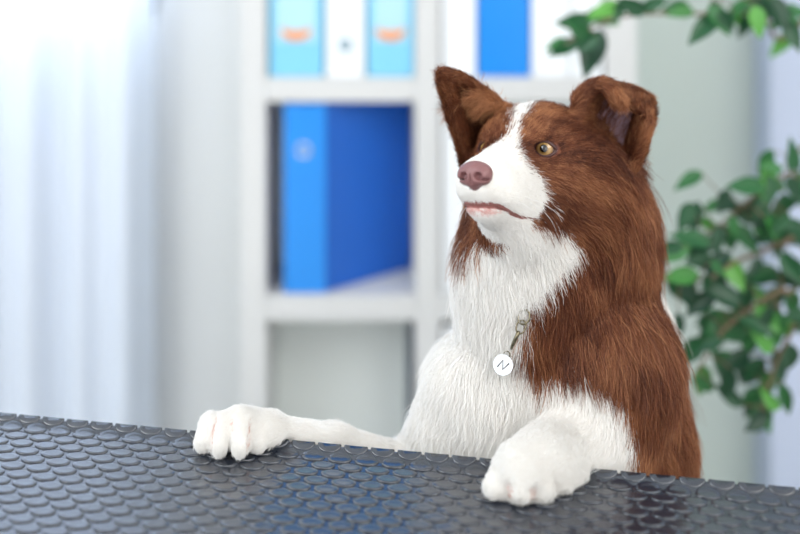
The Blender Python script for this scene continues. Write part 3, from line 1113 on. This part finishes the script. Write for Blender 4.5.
def coat(p, nrm, conc):
    """colour, length, flow, density for points p on the skin"""
    Fl, Ln, tg, best = prim_blend(p, nrm)
    tagname = np.array(TAGS)[tg]
    head = np.isin(tagname, ['skull', 'cheek', 'muzzle', 'jaw'])
    paw = np.isin(tagname, ['paw'])
    arm = np.isin(tagname, ['arm'])
    h = to_head(p)
    j = rng.normal(size=p.shape) * 0.0022
    wm = white_mask(p + j, {'head': head, 'paw': paw, 'farm': tagname == 'farm'})
    dens = np.ones(len(p))
    skin = np.zeros(len(p), bool)
    light = 0.5 + 0.28 * wob(p, 45, 3) + 0.12 * wob(p, 130, 9)
    # ears
    for g, near in ((ear_near, True), (ear_far, False)):
        di, t, s, gt, gs, gn = ear_info(p, g)
        on = (di < 0.009) & (best > -0.002)
        wm[on] = False
        gt = gt / (np.linalg.norm(gt, axis=1)[:, None] + 1e-9)
        gs = gs / (np.linalg.norm(gs, axis=1)[:, None] + 1e-9)
        sgn = -1 if near else 1
        inner_face = (np.einsum('ij,ij->i', nrm, gn) * sgn)
        Fl[on] = (gt + gs * ((s - 0.5) * 0.9)[:, None])[on]
        Ln[on] = np.where(t > 0.75, 0.008, 0.013)[on]
        edge = on & ((s < 0.14) | (s > 0.86))
        Ln[edge] = 0.017
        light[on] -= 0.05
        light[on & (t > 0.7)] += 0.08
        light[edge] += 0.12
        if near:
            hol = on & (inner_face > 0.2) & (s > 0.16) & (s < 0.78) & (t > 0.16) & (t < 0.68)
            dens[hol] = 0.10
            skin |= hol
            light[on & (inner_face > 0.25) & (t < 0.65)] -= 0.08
            tf = on & (inner_face > 0.1) & (s < 0.16) & (t < 0.6)
            Ln[tf] = 0.013
            Fl[tf] = (gs * 0.7 + gt * 0.6)[tf]
            light[tf] += 0.15
        else:
            inn = on & (inner_face > 0.2)
            light[inn] -= 0.1
            tuft = inn & (s < 0.35) & (t < 0.6)
            Ln[tuft] = 0.03
            Fl[tuft] = (gs * 0.9 + gt * 0.35 + nrm * 0.3)[tuft]
            light[tuft] += 0.4
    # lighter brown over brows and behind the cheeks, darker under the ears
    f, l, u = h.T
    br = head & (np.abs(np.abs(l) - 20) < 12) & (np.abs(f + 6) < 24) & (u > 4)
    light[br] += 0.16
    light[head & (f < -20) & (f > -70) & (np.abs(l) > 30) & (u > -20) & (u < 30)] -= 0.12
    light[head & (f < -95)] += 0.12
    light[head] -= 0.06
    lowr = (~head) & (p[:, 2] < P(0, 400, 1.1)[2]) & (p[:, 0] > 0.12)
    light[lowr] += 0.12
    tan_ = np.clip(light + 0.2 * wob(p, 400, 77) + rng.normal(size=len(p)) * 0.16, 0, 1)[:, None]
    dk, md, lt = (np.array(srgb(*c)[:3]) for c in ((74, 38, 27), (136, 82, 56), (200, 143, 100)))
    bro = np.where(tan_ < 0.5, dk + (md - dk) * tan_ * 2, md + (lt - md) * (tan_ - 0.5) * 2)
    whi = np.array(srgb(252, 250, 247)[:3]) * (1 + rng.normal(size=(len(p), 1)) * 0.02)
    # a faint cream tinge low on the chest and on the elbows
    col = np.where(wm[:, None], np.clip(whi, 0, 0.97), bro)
    Ln = np.where(head & wm & ~np.isin(tagname, ['cheek']), np.minimum(Ln, 0.009), Ln)
    tuf = wm & (~head) & (p[:, 1] > 1.125) & (p[:, 0] > P(634, 300, 1.15)[0]) & (p[:, 2] > 0.86)
    Fl[tuf] = np.array([0.75, 0.1, -0.75])
    Ln[tuf] = 0.040
    gv = np.zeros(len(p), bool)
    for a_, b_ in CLEFTS:
        ab = b_ - a_
        t_ = np.clip(((p - a_) @ ab) / (ab @ ab), 0, 1)
        gv |= np.linalg.norm(p - a_ - t_[:, None] * ab, axis=1) < 0.0022 + 0.0016 * t_
    dens[gv] *= 0.15
    skin |= gv
    # short hair round the eyes, bare lids, nose and lips
    for s_ in (1, -1):
        q = np.sqrt(((f + 2) / 15) ** 2 + ((l - s_ * 30) / 14.2) ** 2 + (u / 9.8) ** 2)
        dens[q < 1] = 0
        Ln = np.where(q < 2.2, np.minimum(Ln, 0.003 + 0.006 * np.clip(q - 1, 0, 1.2)), Ln)
    dens[(f > 76) & (((l - 3) / 14) ** 2 + ((u + 25) / 12) ** 2 < 1)] = 0
    lip = (np.abs(u - np.interp(f, [34, 48, 60, 70, 78], [-60.5, -57, -53.5, -51, -50])) < np.interp(f, [16, 60, 84], [1.3, 1.8, 3.4])) & (f > 16)
    dens[lip & head] = 0
    pk = head & (f + 18 * wob(p, 500, 66) + rng.normal(size=len(p)) * 4 > 72) & (u < -51) & (u > -57 + rng.normal(size=len(p)) * 1.5)
    col[pk] = np.array(srgb(240, 206, 200)[:3]) * (1 + rng.normal(size=(pk.sum(), 1)) * 0.04)
    Ln = np.where(head & (f > 60), np.minimum(Ln, 0.0035), Ln)
    return col, Ln, Fl, dens, wm, skin, tagname, head


vc, _, _, vd, vw, vskin, vtag, _ = coat(BV, BN, CONC)
vc[vskin] = np.array(srgb(170, 140, 150)[:3])
vc[vskin & (vtag == 'paw')] = np.array(srgb(216, 184, 174)[:3])
ff = to_head(BV)
for s_ in (1, -1):
    q = np.sqrt(((ff[:, 0] + 2) / 18) ** 2 + ((ff[:, 1] - s_ * 30) / 13.5) ** 2 + (ff[:, 2] / 9.2) ** 2)
    vc[q < 1.0] = np.array(srgb(92, 58, 52)[:3])
vc[(ff[:, 0] > 76) & (((ff[:, 1] - 3) / 13) ** 2 + ((ff[:, 2] + 25) / 11.5) ** 2 < 1)] = np.array(srgb(60, 36, 36)[:3])
chin = (ff[:, 0] > 70) & (ff[:, 2] < -52) & (ff[:, 2] > -61) & (np.abs(ff[:, 1]) < 14)
vc[chin] = np.array(srgb(214, 158, 152)[:3])
lipv = (np.abs(ff[:, 2] - np.interp(ff[:, 0], [34, 48, 60, 70, 78], [-60.5, -57, -53.5, -51, -50])) < 3.2) & (ff[:, 0] > 18) & (np.abs(ff[:, 1]) < 40)
vc[lipv] = np.array(srgb(150, 96, 92)[:3])
at = me.attributes.new('coat_colour', 'FLOAT_COLOR', 'POINT')
at.data.foreach_set('color', np.hstack([vc, np.ones((len(vc), 1))]).astype(np.float32).ravel())


def skin_material():
    m = bpy.data.materials.new('coat_skin')
    m.use_nodes = True
    nt = m.node_tree
    a = nt.nodes.new('ShaderNodeAttribute')
    a.attribute_name = 'coat_colour'
    b = nt.nodes['Principled BSDF']
    b.inputs['Roughness'].default_value = 0.7
    b.inputs['Specular IOR Level'].default_value = 0.2
    nt.links.new(a.outputs['Color'], b.inputs['Base Color'])
    return m


def fur_material():
    m = bpy.data.materials.new('fur_strand')
    m.use_nodes = True
    nt = m.node_tree
    a = nt.nodes.new('ShaderNodeAttribute')
    a.attribute_name = 'fur_colour'
    hi = nt.nodes.new('ShaderNodeHairInfo')
    mx = nt.nodes.new('ShaderNodeMix')
    mx.data_type = 'RGBA'
    mx.blend_type = 'MULTIPLY'
    mx.inputs['Factor'].default_value = 1.0
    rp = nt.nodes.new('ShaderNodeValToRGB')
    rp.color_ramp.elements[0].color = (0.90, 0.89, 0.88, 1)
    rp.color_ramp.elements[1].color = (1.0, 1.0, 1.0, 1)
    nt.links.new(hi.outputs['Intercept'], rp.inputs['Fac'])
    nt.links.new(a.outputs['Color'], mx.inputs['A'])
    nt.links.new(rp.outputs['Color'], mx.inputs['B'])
    d = nt.nodes['Principled BSDF']
    d.inputs['Roughness'].default_value = 0.42
    d.inputs['Specular IOR Level'].default_value = 0.35
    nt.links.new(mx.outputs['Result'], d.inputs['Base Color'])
    t = nt.nodes.new('ShaderNodeBsdfTranslucent')
    nt.links.new(mx.outputs['Result'], t.inputs['Color'])
    ms = nt.nodes.new('ShaderNodeMixShader')
    ms.inputs['Fac'].default_value = 0.32
    nt.links.new(d.outputs[0], ms.inputs[1])
    nt.links.new(t.outputs[0], ms.inputs[2])
    nt.links.new(ms.outputs[0], nt.nodes['Material Output'].inputs['Surface'])
    return m


body = link_mesh('body', me, skin_material(), dog)

# --- fur strands ------------------------------------------------------------
FUR_N = 520000
A_, B_, C_ = BV[tri[:, 0]], BV[tri[:, 1]], BV[tri[:, 2]]
fn_ = np.cross(B_ - A_, C_ - A_)
ar = np.linalg.norm(fn_, axis=1) / 2
fn_ /= ar[:, None] * 2 + 1e-12
cen = (A_ + B_ + C_) / 3
side = np.where((fn_[:, 1] < 0.35) & (cen[:, 2] > 0.72), 1.0, 0.12)
hd = to_head(cen)
nearhead = (np.abs(hd[:, 0]) < 110) & (np.abs(hd[:, 1]) < 95) & (np.abs(hd[:, 2]) < 90)
side = side * np.where(nearhead, 2.4, 1.0) * np.where((cen[:, 2] < 0.86) & (cen[:, 2] > 0.79) & (cen[:, 1] < 1.07), 1.6, 1.0)
pr = ar * side
ti = rng.choice(len(tri), FUR_N, p=pr / pr.sum())
r1, r2 = np.sqrt(rng.random(FUR_N)), rng.random(FUR_N)
wa, wb, wc = 1 - r1, r1 * (1 - r2), r1 * r2
RT = A_[ti] * wa[:, None] + B_[ti] * wb[:, None] + C_[ti] * wc[:, None]
RN = BN[tri[ti, 0]] * wa[:, None] + BN[tri[ti, 1]] * wb[:, None] + BN[tri[ti, 2]] * wc[:, None]
RN /= np.linalg.norm(RN, axis=1)[:, None] + 1e-9
col, Ln, Fl, dens, wm, _, tagn, ishead = coat(RT, RN, CONC[tri[ti, 0]])
kp = rng.random(FUR_N) < dens
RT, RN, col, Ln, Fl, wm, tagn, ishead = (q[kp] for q in (RT, RN, col, Ln, Fl, wm, tagn, ishead))
N = len(RT)
# tangential flow with slow swirls
sw = np.stack([wob(RT, 38, 21), wob(RT, 38, 22), wob(RT, 38, 23)], 1)
Fl = Fl + 0.34 * sw + rng.normal(size=(N, 3)) * 0.16
Fl -= RN * np.einsum('ij,ij->i', Fl, RN)[:, None]
Fl /= np.linalg.norm(Fl, axis=1)[:, None] + 1e-9
fly = rng.random(N) < 0.02
Ln = Ln * rng.uniform(0.65, 1.15, N) * np.where(fly, 1.25, 1.0) * (1 + 0.18 * wob(RT, 60, 31))
long_ = np.clip(Ln / 0.03, 0, 1)
NP_ = 6
ts = np.linspace(0, 1, NP_)
rise = 0.42 - 0.08 * long_ + rng.normal(size=N) * 0.13
pts = np.zeros((N, NP_, 3))
LAT = np.cross(RN, Fl)
WPH = 6.28 * wob(RT, 90, 51) + rng.normal(size=N) * 0.5
WAMP = 0.10 * long_
rise = rise + np.where(fly, 0.2, 0.0)
tufm = wm & (~ishead) & (RT[:, 1] > 1.12) & (RT[:, 0] > P(634, 300, 1.15)[0]) & (RT[:, 2] > 0.88)
rise = rise + np.where(tufm, 0.30, 0.0)
grav = np.array([0, 0, -1.0])
for k, t in enumerate(ts):
    out = rise * (t - 0.55 * t * t)
    pts[:, k] = RT + Ln[:, None] * (Fl * (t * 0.92) + RN * out[:, None] + grav * (0.18 * long_ * t * t)[:, None])
    if k:
        pts[:, k] += rng.normal(size=(N, 3)) * (Ln * 0.02 * t)[:, None] + LAT * (WAMP * Ln * np.sin(3.6 * t + WPH) * t)[:, None]
# clumps: draw tips towards a neighbouring guide strand
NGd = 14000
gi = rng.choice(N, NGd, replace=False)
kt = KDTree(NGd)
for i, q in enumerate(gi):
    kt.insert(RT[q], i)
kt.balance()
own = np.array([gi[kt.find(p)[1]] for p in RT])
same = (wm == wm[own]) & (np.einsum('ij,ij->i', RN, RN[own]) > 0.5)
same &= ~tufm
cf = np.where(same, np.clip((Ln - 0.006) / 0.03, 0, 1) * 0.6, 0) * rng.uniform(0.0, 1.2, N) * np.where(wm, 0.42, 1.0)
tgt = pts[own]
for k, t in enumerate(ts):
    if k:
        pts[:, k] += (tgt[:, k] - pts[:, k]) * (cf * t ** 1.3)[:, None]
# never sink through the table
tabz = ZT + 0.002
d_in = (pts - T0) @ TD
over = (d_in > BE)
pts[..., 2] = np.where(over & (pts[..., 2] < tabz), tabz + 0.0006, pts[..., 2])
# whiskers
wh_pts = []
for s_ in (1, -1):
    for (f0, l0, u0, df, dl, du) in ((18, 27, -48, -25, 14, -28), (24, 26, -44, -18, 20, -20), (30, 24, -46, -10, 22, -26), (40, 20, -42, -14, 24, -12), (48, 18, -44, 0, 24, -20)):
        a = HL(f0, s_ * l0, u0)
        b_ = HL(f0 + df * .6, s_ * (l0 + dl), u0 + du * .3)
        c = HL(f0 + df, s_ * (l0 + dl * 1.2), u0 + du)
        wh_pts.append([(1 - t) ** 2 * a + 2 * t * (1 - t) * b_ + t * t * c for t in ts])
wh_pts = np.array(wh_pts)


def curves_obj(name, pts, rad, colr, m):
    n, k, _ = pts.shape
    hc = bpy.data.hair_curves.new(name)
    hc.add_curves([k] * n)
    hc.attributes['position'].data.foreach_set('vector', pts.astype(np.float32).ravel())
    ra_ = hc.attributes.get('radius') or hc.attributes.new('radius', 'FLOAT', 'POINT')
    ra_.data.foreach_set('value', rad.astype(np.float32).ravel())
    ca = hc.attributes.new('fur_colour', 'FLOAT_COLOR', 'CURVE')
    ca.data.foreach_set('color', np.hstack([colr, np.ones((n, 1))]).astype(np.float32).ravel())
    o = bpy.data.objects.new(name, hc)
    COL.objects.link(o)
    hc.materials.append(m)
    o.parent = dog
    o.matrix_parent_inverse = Matrix.Translation(-Vector(dog.location))
    return o


MF = fur_material()
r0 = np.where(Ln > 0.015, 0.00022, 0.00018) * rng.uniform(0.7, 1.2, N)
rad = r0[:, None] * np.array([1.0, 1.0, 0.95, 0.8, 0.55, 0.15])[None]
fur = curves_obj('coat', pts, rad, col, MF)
wk = curves_obj('whiskers', wh_pts, np.tile(np.linspace(0.00028, 0.00008, NP_), (len(wh_pts), 1)), np.tile([[0.9, 0.9, 0.9]], (len(wh_pts), 1)), MF)


# --- eyes --------------------------------------------------------------------
def eye_material():
    m = bpy.data.materials.new('amber_eye')
    m.use_nodes = True
    nt = m.node_tree
    b = nt.nodes['Principled BSDF']
    b.inputs['Roughness'].default_value = 0.12
    b.inputs['Coat Weight'].default_value = 1.0
    b.inputs['Coat Roughness'].default_value = 0.02
    tc = nt.nodes.new('ShaderNodeTexCoord')
    sp = nt.nodes.new('ShaderNodeSeparateXYZ')
    cb = nt.nodes.new('ShaderNodeCombineXYZ')
    ln_ = nt.nodes.new('ShaderNodeVectorMath')
    ln_.operation = 'LENGTH'
    nt.links.new(tc.outputs['Object'], sp.inputs[0])
    nt.links.new(sp.outputs['X'], cb.inputs['X'])
    nt.links.new(sp.outputs['Y'], cb.inputs['Y'])
    nt.links.new(cb.outputs[0], ln_.inputs[0])
    mu = nt.nodes.new('ShaderNodeMath')
    mu.operation = 'MULTIPLY'
    mu.inputs[1].default_value = 80.0
    nt.links.new(ln_.outputs['Value'], mu.inputs[0])
    rp = nt.nodes.new('ShaderNodeValToRGB')
    e = rp.color_ramp.elements
    e[0].position = 0.0
    e[0].color = srgb(8, 7, 7)
    e[1].position = 0.80
    e[1].color = srgb(120, 88, 76)
    for ps, c in ((0.27, (8, 7, 7)), (0.30, (126, 96, 48)), (0.46, (172, 138, 88)), (0.60, (132, 94, 50)), (0.69, (58, 36, 24)), (0.76, (104, 70, 60))):
        q = e.new(ps)
        q.color = srgb(*c)
    nt.links.new(mu.outputs[0], rp.inputs['Fac'])
    nt.links.new(rp.outputs['Color'], b.inputs['Base Color'])
    return m


ME = eye_material()
M['lid'] = mat('eyelid_skin', srgb(70, 40, 36), 0.45, 0.5, noise=0.15, scale=200)
M['nose'] = mat('nose_leather', srgb(126, 86, 86), 0.42, 0.5, noise=0.12, scale=260, bump=0.35)
M['lip'] = mat('lip_skin', srgb(122, 76, 70), 0.45, 0.4, noise=0.15, scale=220)
GAZE = HF[0] * 0.88 + np.array([-0.05, -0.25, 0.10])
for s in (1, -1):
    bm = bmesh.new()
    bmesh.ops.create_uvsphere(bm, u_segments=40, v_segments=28, radius=EYE_R)
    for q in bm.verts:                                    # corneal bulge
        rr = math.hypot(q.co.x, q.co.y)
        if q.co.z > 0 and rr < 0.0075:
            q.co.z += 0.0011 * (1 - (rr / 0.0075) ** 2)
    e = from_bm('eye', bm, ME, None, True)
    e.parent = dog
    dirv = Vector(GAZE + HF[1] * s * 0.14)
    e.matrix_world = Matrix.Translation(Vector(EYES[0 if s == 1 else 1])) @ dirv.to_track_quat('Z', 'Y').to_matrix().to_4x4()
    e.matrix_parent_inverse = Matrix.Translation(-Vector(dog.location))
    e.matrix_basis = Matrix.Translation(Vector(EYES[0 if s == 1 else 1])) @ dirv.to_track_quat('Z', 'Y').to_matrix().to_4x4()
    # eyelid rim: an almond loop lying on the eyeball
    loop = []
    c0 = to_head(EYES[0 if s == 1 else 1][None])[0]
    for k in range(40):
        t = 2 * math.pi * k / 40
        ly = math.cos(t) * 10.4
        uz = math.sin(t) * 6.9 * (1 - 0.28 * (ly / 10.4) ** 2) + (-0.06 * ly if True else 0)
        rr2 = (EYE_R * 1000 + 0.4) ** 2 - ly * ly - uz * uz
        fx = math.sqrt(max(rr2, 1.0))
        # tilt the opening outwards a little
        v3 = np.array([fx, s * ly, uz])
        an = s * 0.22
        v3 = np.array([v3[0] * math.cos(an) - v3[1] * math.sin(an), v3[0] * math.sin(an) + v3[1] * math.cos(an), v3[2]])
        loop.append(HL(*(c0 + v3)))
    mb = MB()
    mb.tube(loop, 0.0015, 8, True)
    mb.build('eyelid', M['lid'], dog)

# --- nose ----------------------------------------------------------------------
hN = 0.0009
nlo, nhi = np.array([76., -20., -44.]), np.array([106., 20., -6.])
gx = [np.arange(nlo[i], nhi[i], hN * 1000) for i in range(3)]
X = np.stack(np.meshgrid(*gx, indexing='ij'), -1)


def sd_e(c, r):
    q = (X - np.array(c)) / np.array(r)
    k0 = np.linalg.norm(q, axis=-1)
    k1 = np.linalg.norm(q / np.array(r), axis=-1) + 1e-9
    return k0 * (k0 - 1) / k1


nd = sd_e((88, 0, -21), (10, 16, 10))
nd = smin(nd, sd_e((91, 0, -27), (7.5, 11, 9)), 5)
for s in (1, -1):
    nd = smin(nd, sd_e((90, s * 10, -25), (8, 6.5, 8)), 4)
nd = smin(nd, sd_e((87, 0, -34), (5.0, 5.0, 6)), 4)
for s in (1, -1):
    nd = -smin(-nd, sd_e((98, s * 7.4, -25.5), (5.5, 3.8, 3.6)), 2)
    nd = -smin(-nd, sd_e((95, s * 13, -28.5), (5, 5, 1.2)), 1.5)
nd = -smin(-nd, sd_e((100, 0, -32), (4, 0.8, 10)), 1.2)
nv, nf = surface_nets(nd.astype(np.float32), nlo, hN * 1000)
if np.einsum('ij,ij->i', nv[nf[:, 0]], np.cross(nv[nf[:, 1]], nv[nf[:, 2]])).sum() < 0:
    nf = nf[:, ::-1]
nv = (nv - np.array([88, 0, -26])) * np.array([1, 0.97, 0.93]) + np.array([86.5, 4.0, -26.8])
nv = HO + nv @ HF / 1000
no = from_arrays('nose', nv, nf, M['nose'], dog, True)

# --- lips: follow the mouth line round the muzzle -----------------------------
def mouth_u(f):
    return np.interp(f, [q[0] for q in MOUTH], [q[2] for q in MOUTH])


lp = []
for f0 in (18, 26, 32, 38, 44, 50, 56, 62, 68, 72):
    hit = bvh.ray_cast(Vector(HL(f0, 90, mouth_u(f0))), Vector(-HF[1]))
    lp.append(np.array(hit[0]) + HF[1] * 0.001)
for an in np.linspace(1.2, -1.2, 9):
    d_ = HF[0] * math.cos(an) + HF[1] * math.sin(an)
    hit = bvh.ray_cast(Vector(HL(62, 0, -50) + d_ * 0.08), Vector(-d_))
    lp.append(np.array(hit[0]) + d_ * 0.001)
for f0 in (72, 68, 62, 56, 50, 44, 38, 32, 26, 18):
    hit = bvh.ray_cast(Vector(HL(f0, -90, mouth_u(f0))), Vector(HF[1]))
    lp.append(np.array(hit[0]) - HF[1] * 0.001)
lp = np.array(lp)
for _ in range(3):
    lp[1:-1] = 0.5 * lp[1:-1] + 0.25 * (lp[:-2] + lp[2:])
lp = bez(lp, 90)
mb = MB()
tt = np.abs(np.linspace(-1, 1, 90))
mb.tube(lp, 0.0005 + 0.0006 * (1 - tt ** 1.5), 8)
mb.build('lip', M['lip'], dog)

# --- round tag hanging on the chest --------------------------------------------
def chest_at(u, v, off):
    d = Vector(P(u, v, 1.0) - np.array([0, 0, EYE])).normalized()
    hit = bvh.ray_cast(Vector((0, 0, EYE)), d)
    return np.array(hit[0] - d * off)


tc_ = chest_at(503, 365, 0.020)
tag_o = empty('pet_tag', tuple(tc_), 'small round silver white tag hanging from a brass clip on the white chest', 'pet tag')
fr = Vector((-0.18, -0.93, 0.32)).normalized()
up = (Vector((0.35, 0, 0.94)) - fr * fr.dot(Vector((0.35, 0, 0.94)))).normalized()
rt = up.cross(fr)
TM = np.array([rt, up, fr])
mb = MB()
prof = [(0.0, 0.0004), (0.0078, 0.0004), (0.0088, 0.0007), (0.0092, 0.0), (0.0088, -0.0007), (0.0, -0.0007)]
sg = 36
vv, fv = [], []
for r_, h_ in prof:
    for k in range(sg):
        t = 2 * math.pi * k / sg
        vv.append(tc_ + np.array([r_ * math.cos(t), r_ * math.sin(t), h_]) @ TM)
for i in range(len(prof) - 1):
    for k in range(sg):
        k2 = (k + 1) % sg
        fv.append((i * sg + k, i * sg + k2, (i + 1) * sg + k2, (i + 1) * sg + k))
M['tag'] = mat('tag_enamel', srgb(232, 236, 240), 0.25, 0.5, noise=0.02, scale=200)
from_arrays('disc', vv, fv, M['tag'], tag_o, False)
M['ink'] = mat('engraving', srgb(44, 46, 50), 0.5, 0.3, noise=0.05, scale=200)


def stroke(pts2, w_):
    m_ = MB()
    m_.tube([tc_ + np.array([x, y, 0.0006]) @ TM for x, y in pts2], w_, 6)
    return m_


stroke([(-0.0042, -0.0036), (-0.0016, 0.0040), (0.0012, -0.0036), (0.0046, 0.0036)], 0.0006).build('engraved_letter', M['ink'], tag_o)
top = tc_ + np.array([0, 0.0098, 0]) @ TM
mb = MB()
mb.tube([top + np.array([0.0028 * math.cos(a), 0.0028 * math.sin(a), 0.0002 + 0.0006 * math.sin(a)]) @ TM for a in np.linspace(0, 2 * math.pi, 20, endpoint=False)], 0.0005, 6, True)
mb.build('split_ring', M['brass'], tag_o)
c1, c2, c3, c4 = chest_at(511, 349, 0.019), chest_at(516, 338, 0.019), chest_at(519, 331, 0.0145), chest_at(523, 318, 0.014)
mb = MB()
mb.tube(bez([c1, c2, c3], 12), [0.0010, 0.0014, 0.0016, 0.0018, 0.0018, 0.0018, 0.0017, 0.0017, 0.0019, 0.0020, 0.0017, 0.0012], 8)
mb.build('clip', M['brass'], tag_o)
mb = MB()
ctr = chest_at(521, 327, 0.012)
mb.tube([ctr + np.array([0.0042 * math.cos(a), 0.0060 * math.sin(a), 0]) @ TM for a in np.linspace(0, 2 * math.pi, 24, endpoint=False)], 0.0008, 6, True)
mb.build('clip_hook', M['brass'], tag_o)
mb = MB()
ctr = chest_at(524, 317, 0.008)
mb.tube([ctr + np.array([0.0050 * math.cos(a), 0.0065 * math.sin(a), 0.001 * math.cos(a)]) @ TM for a in np.linspace(0, 2 * math.pi, 24, endpoint=False)], 0.0009, 6, True)
mb.build('collar_ring', M['brass'], tag_o)
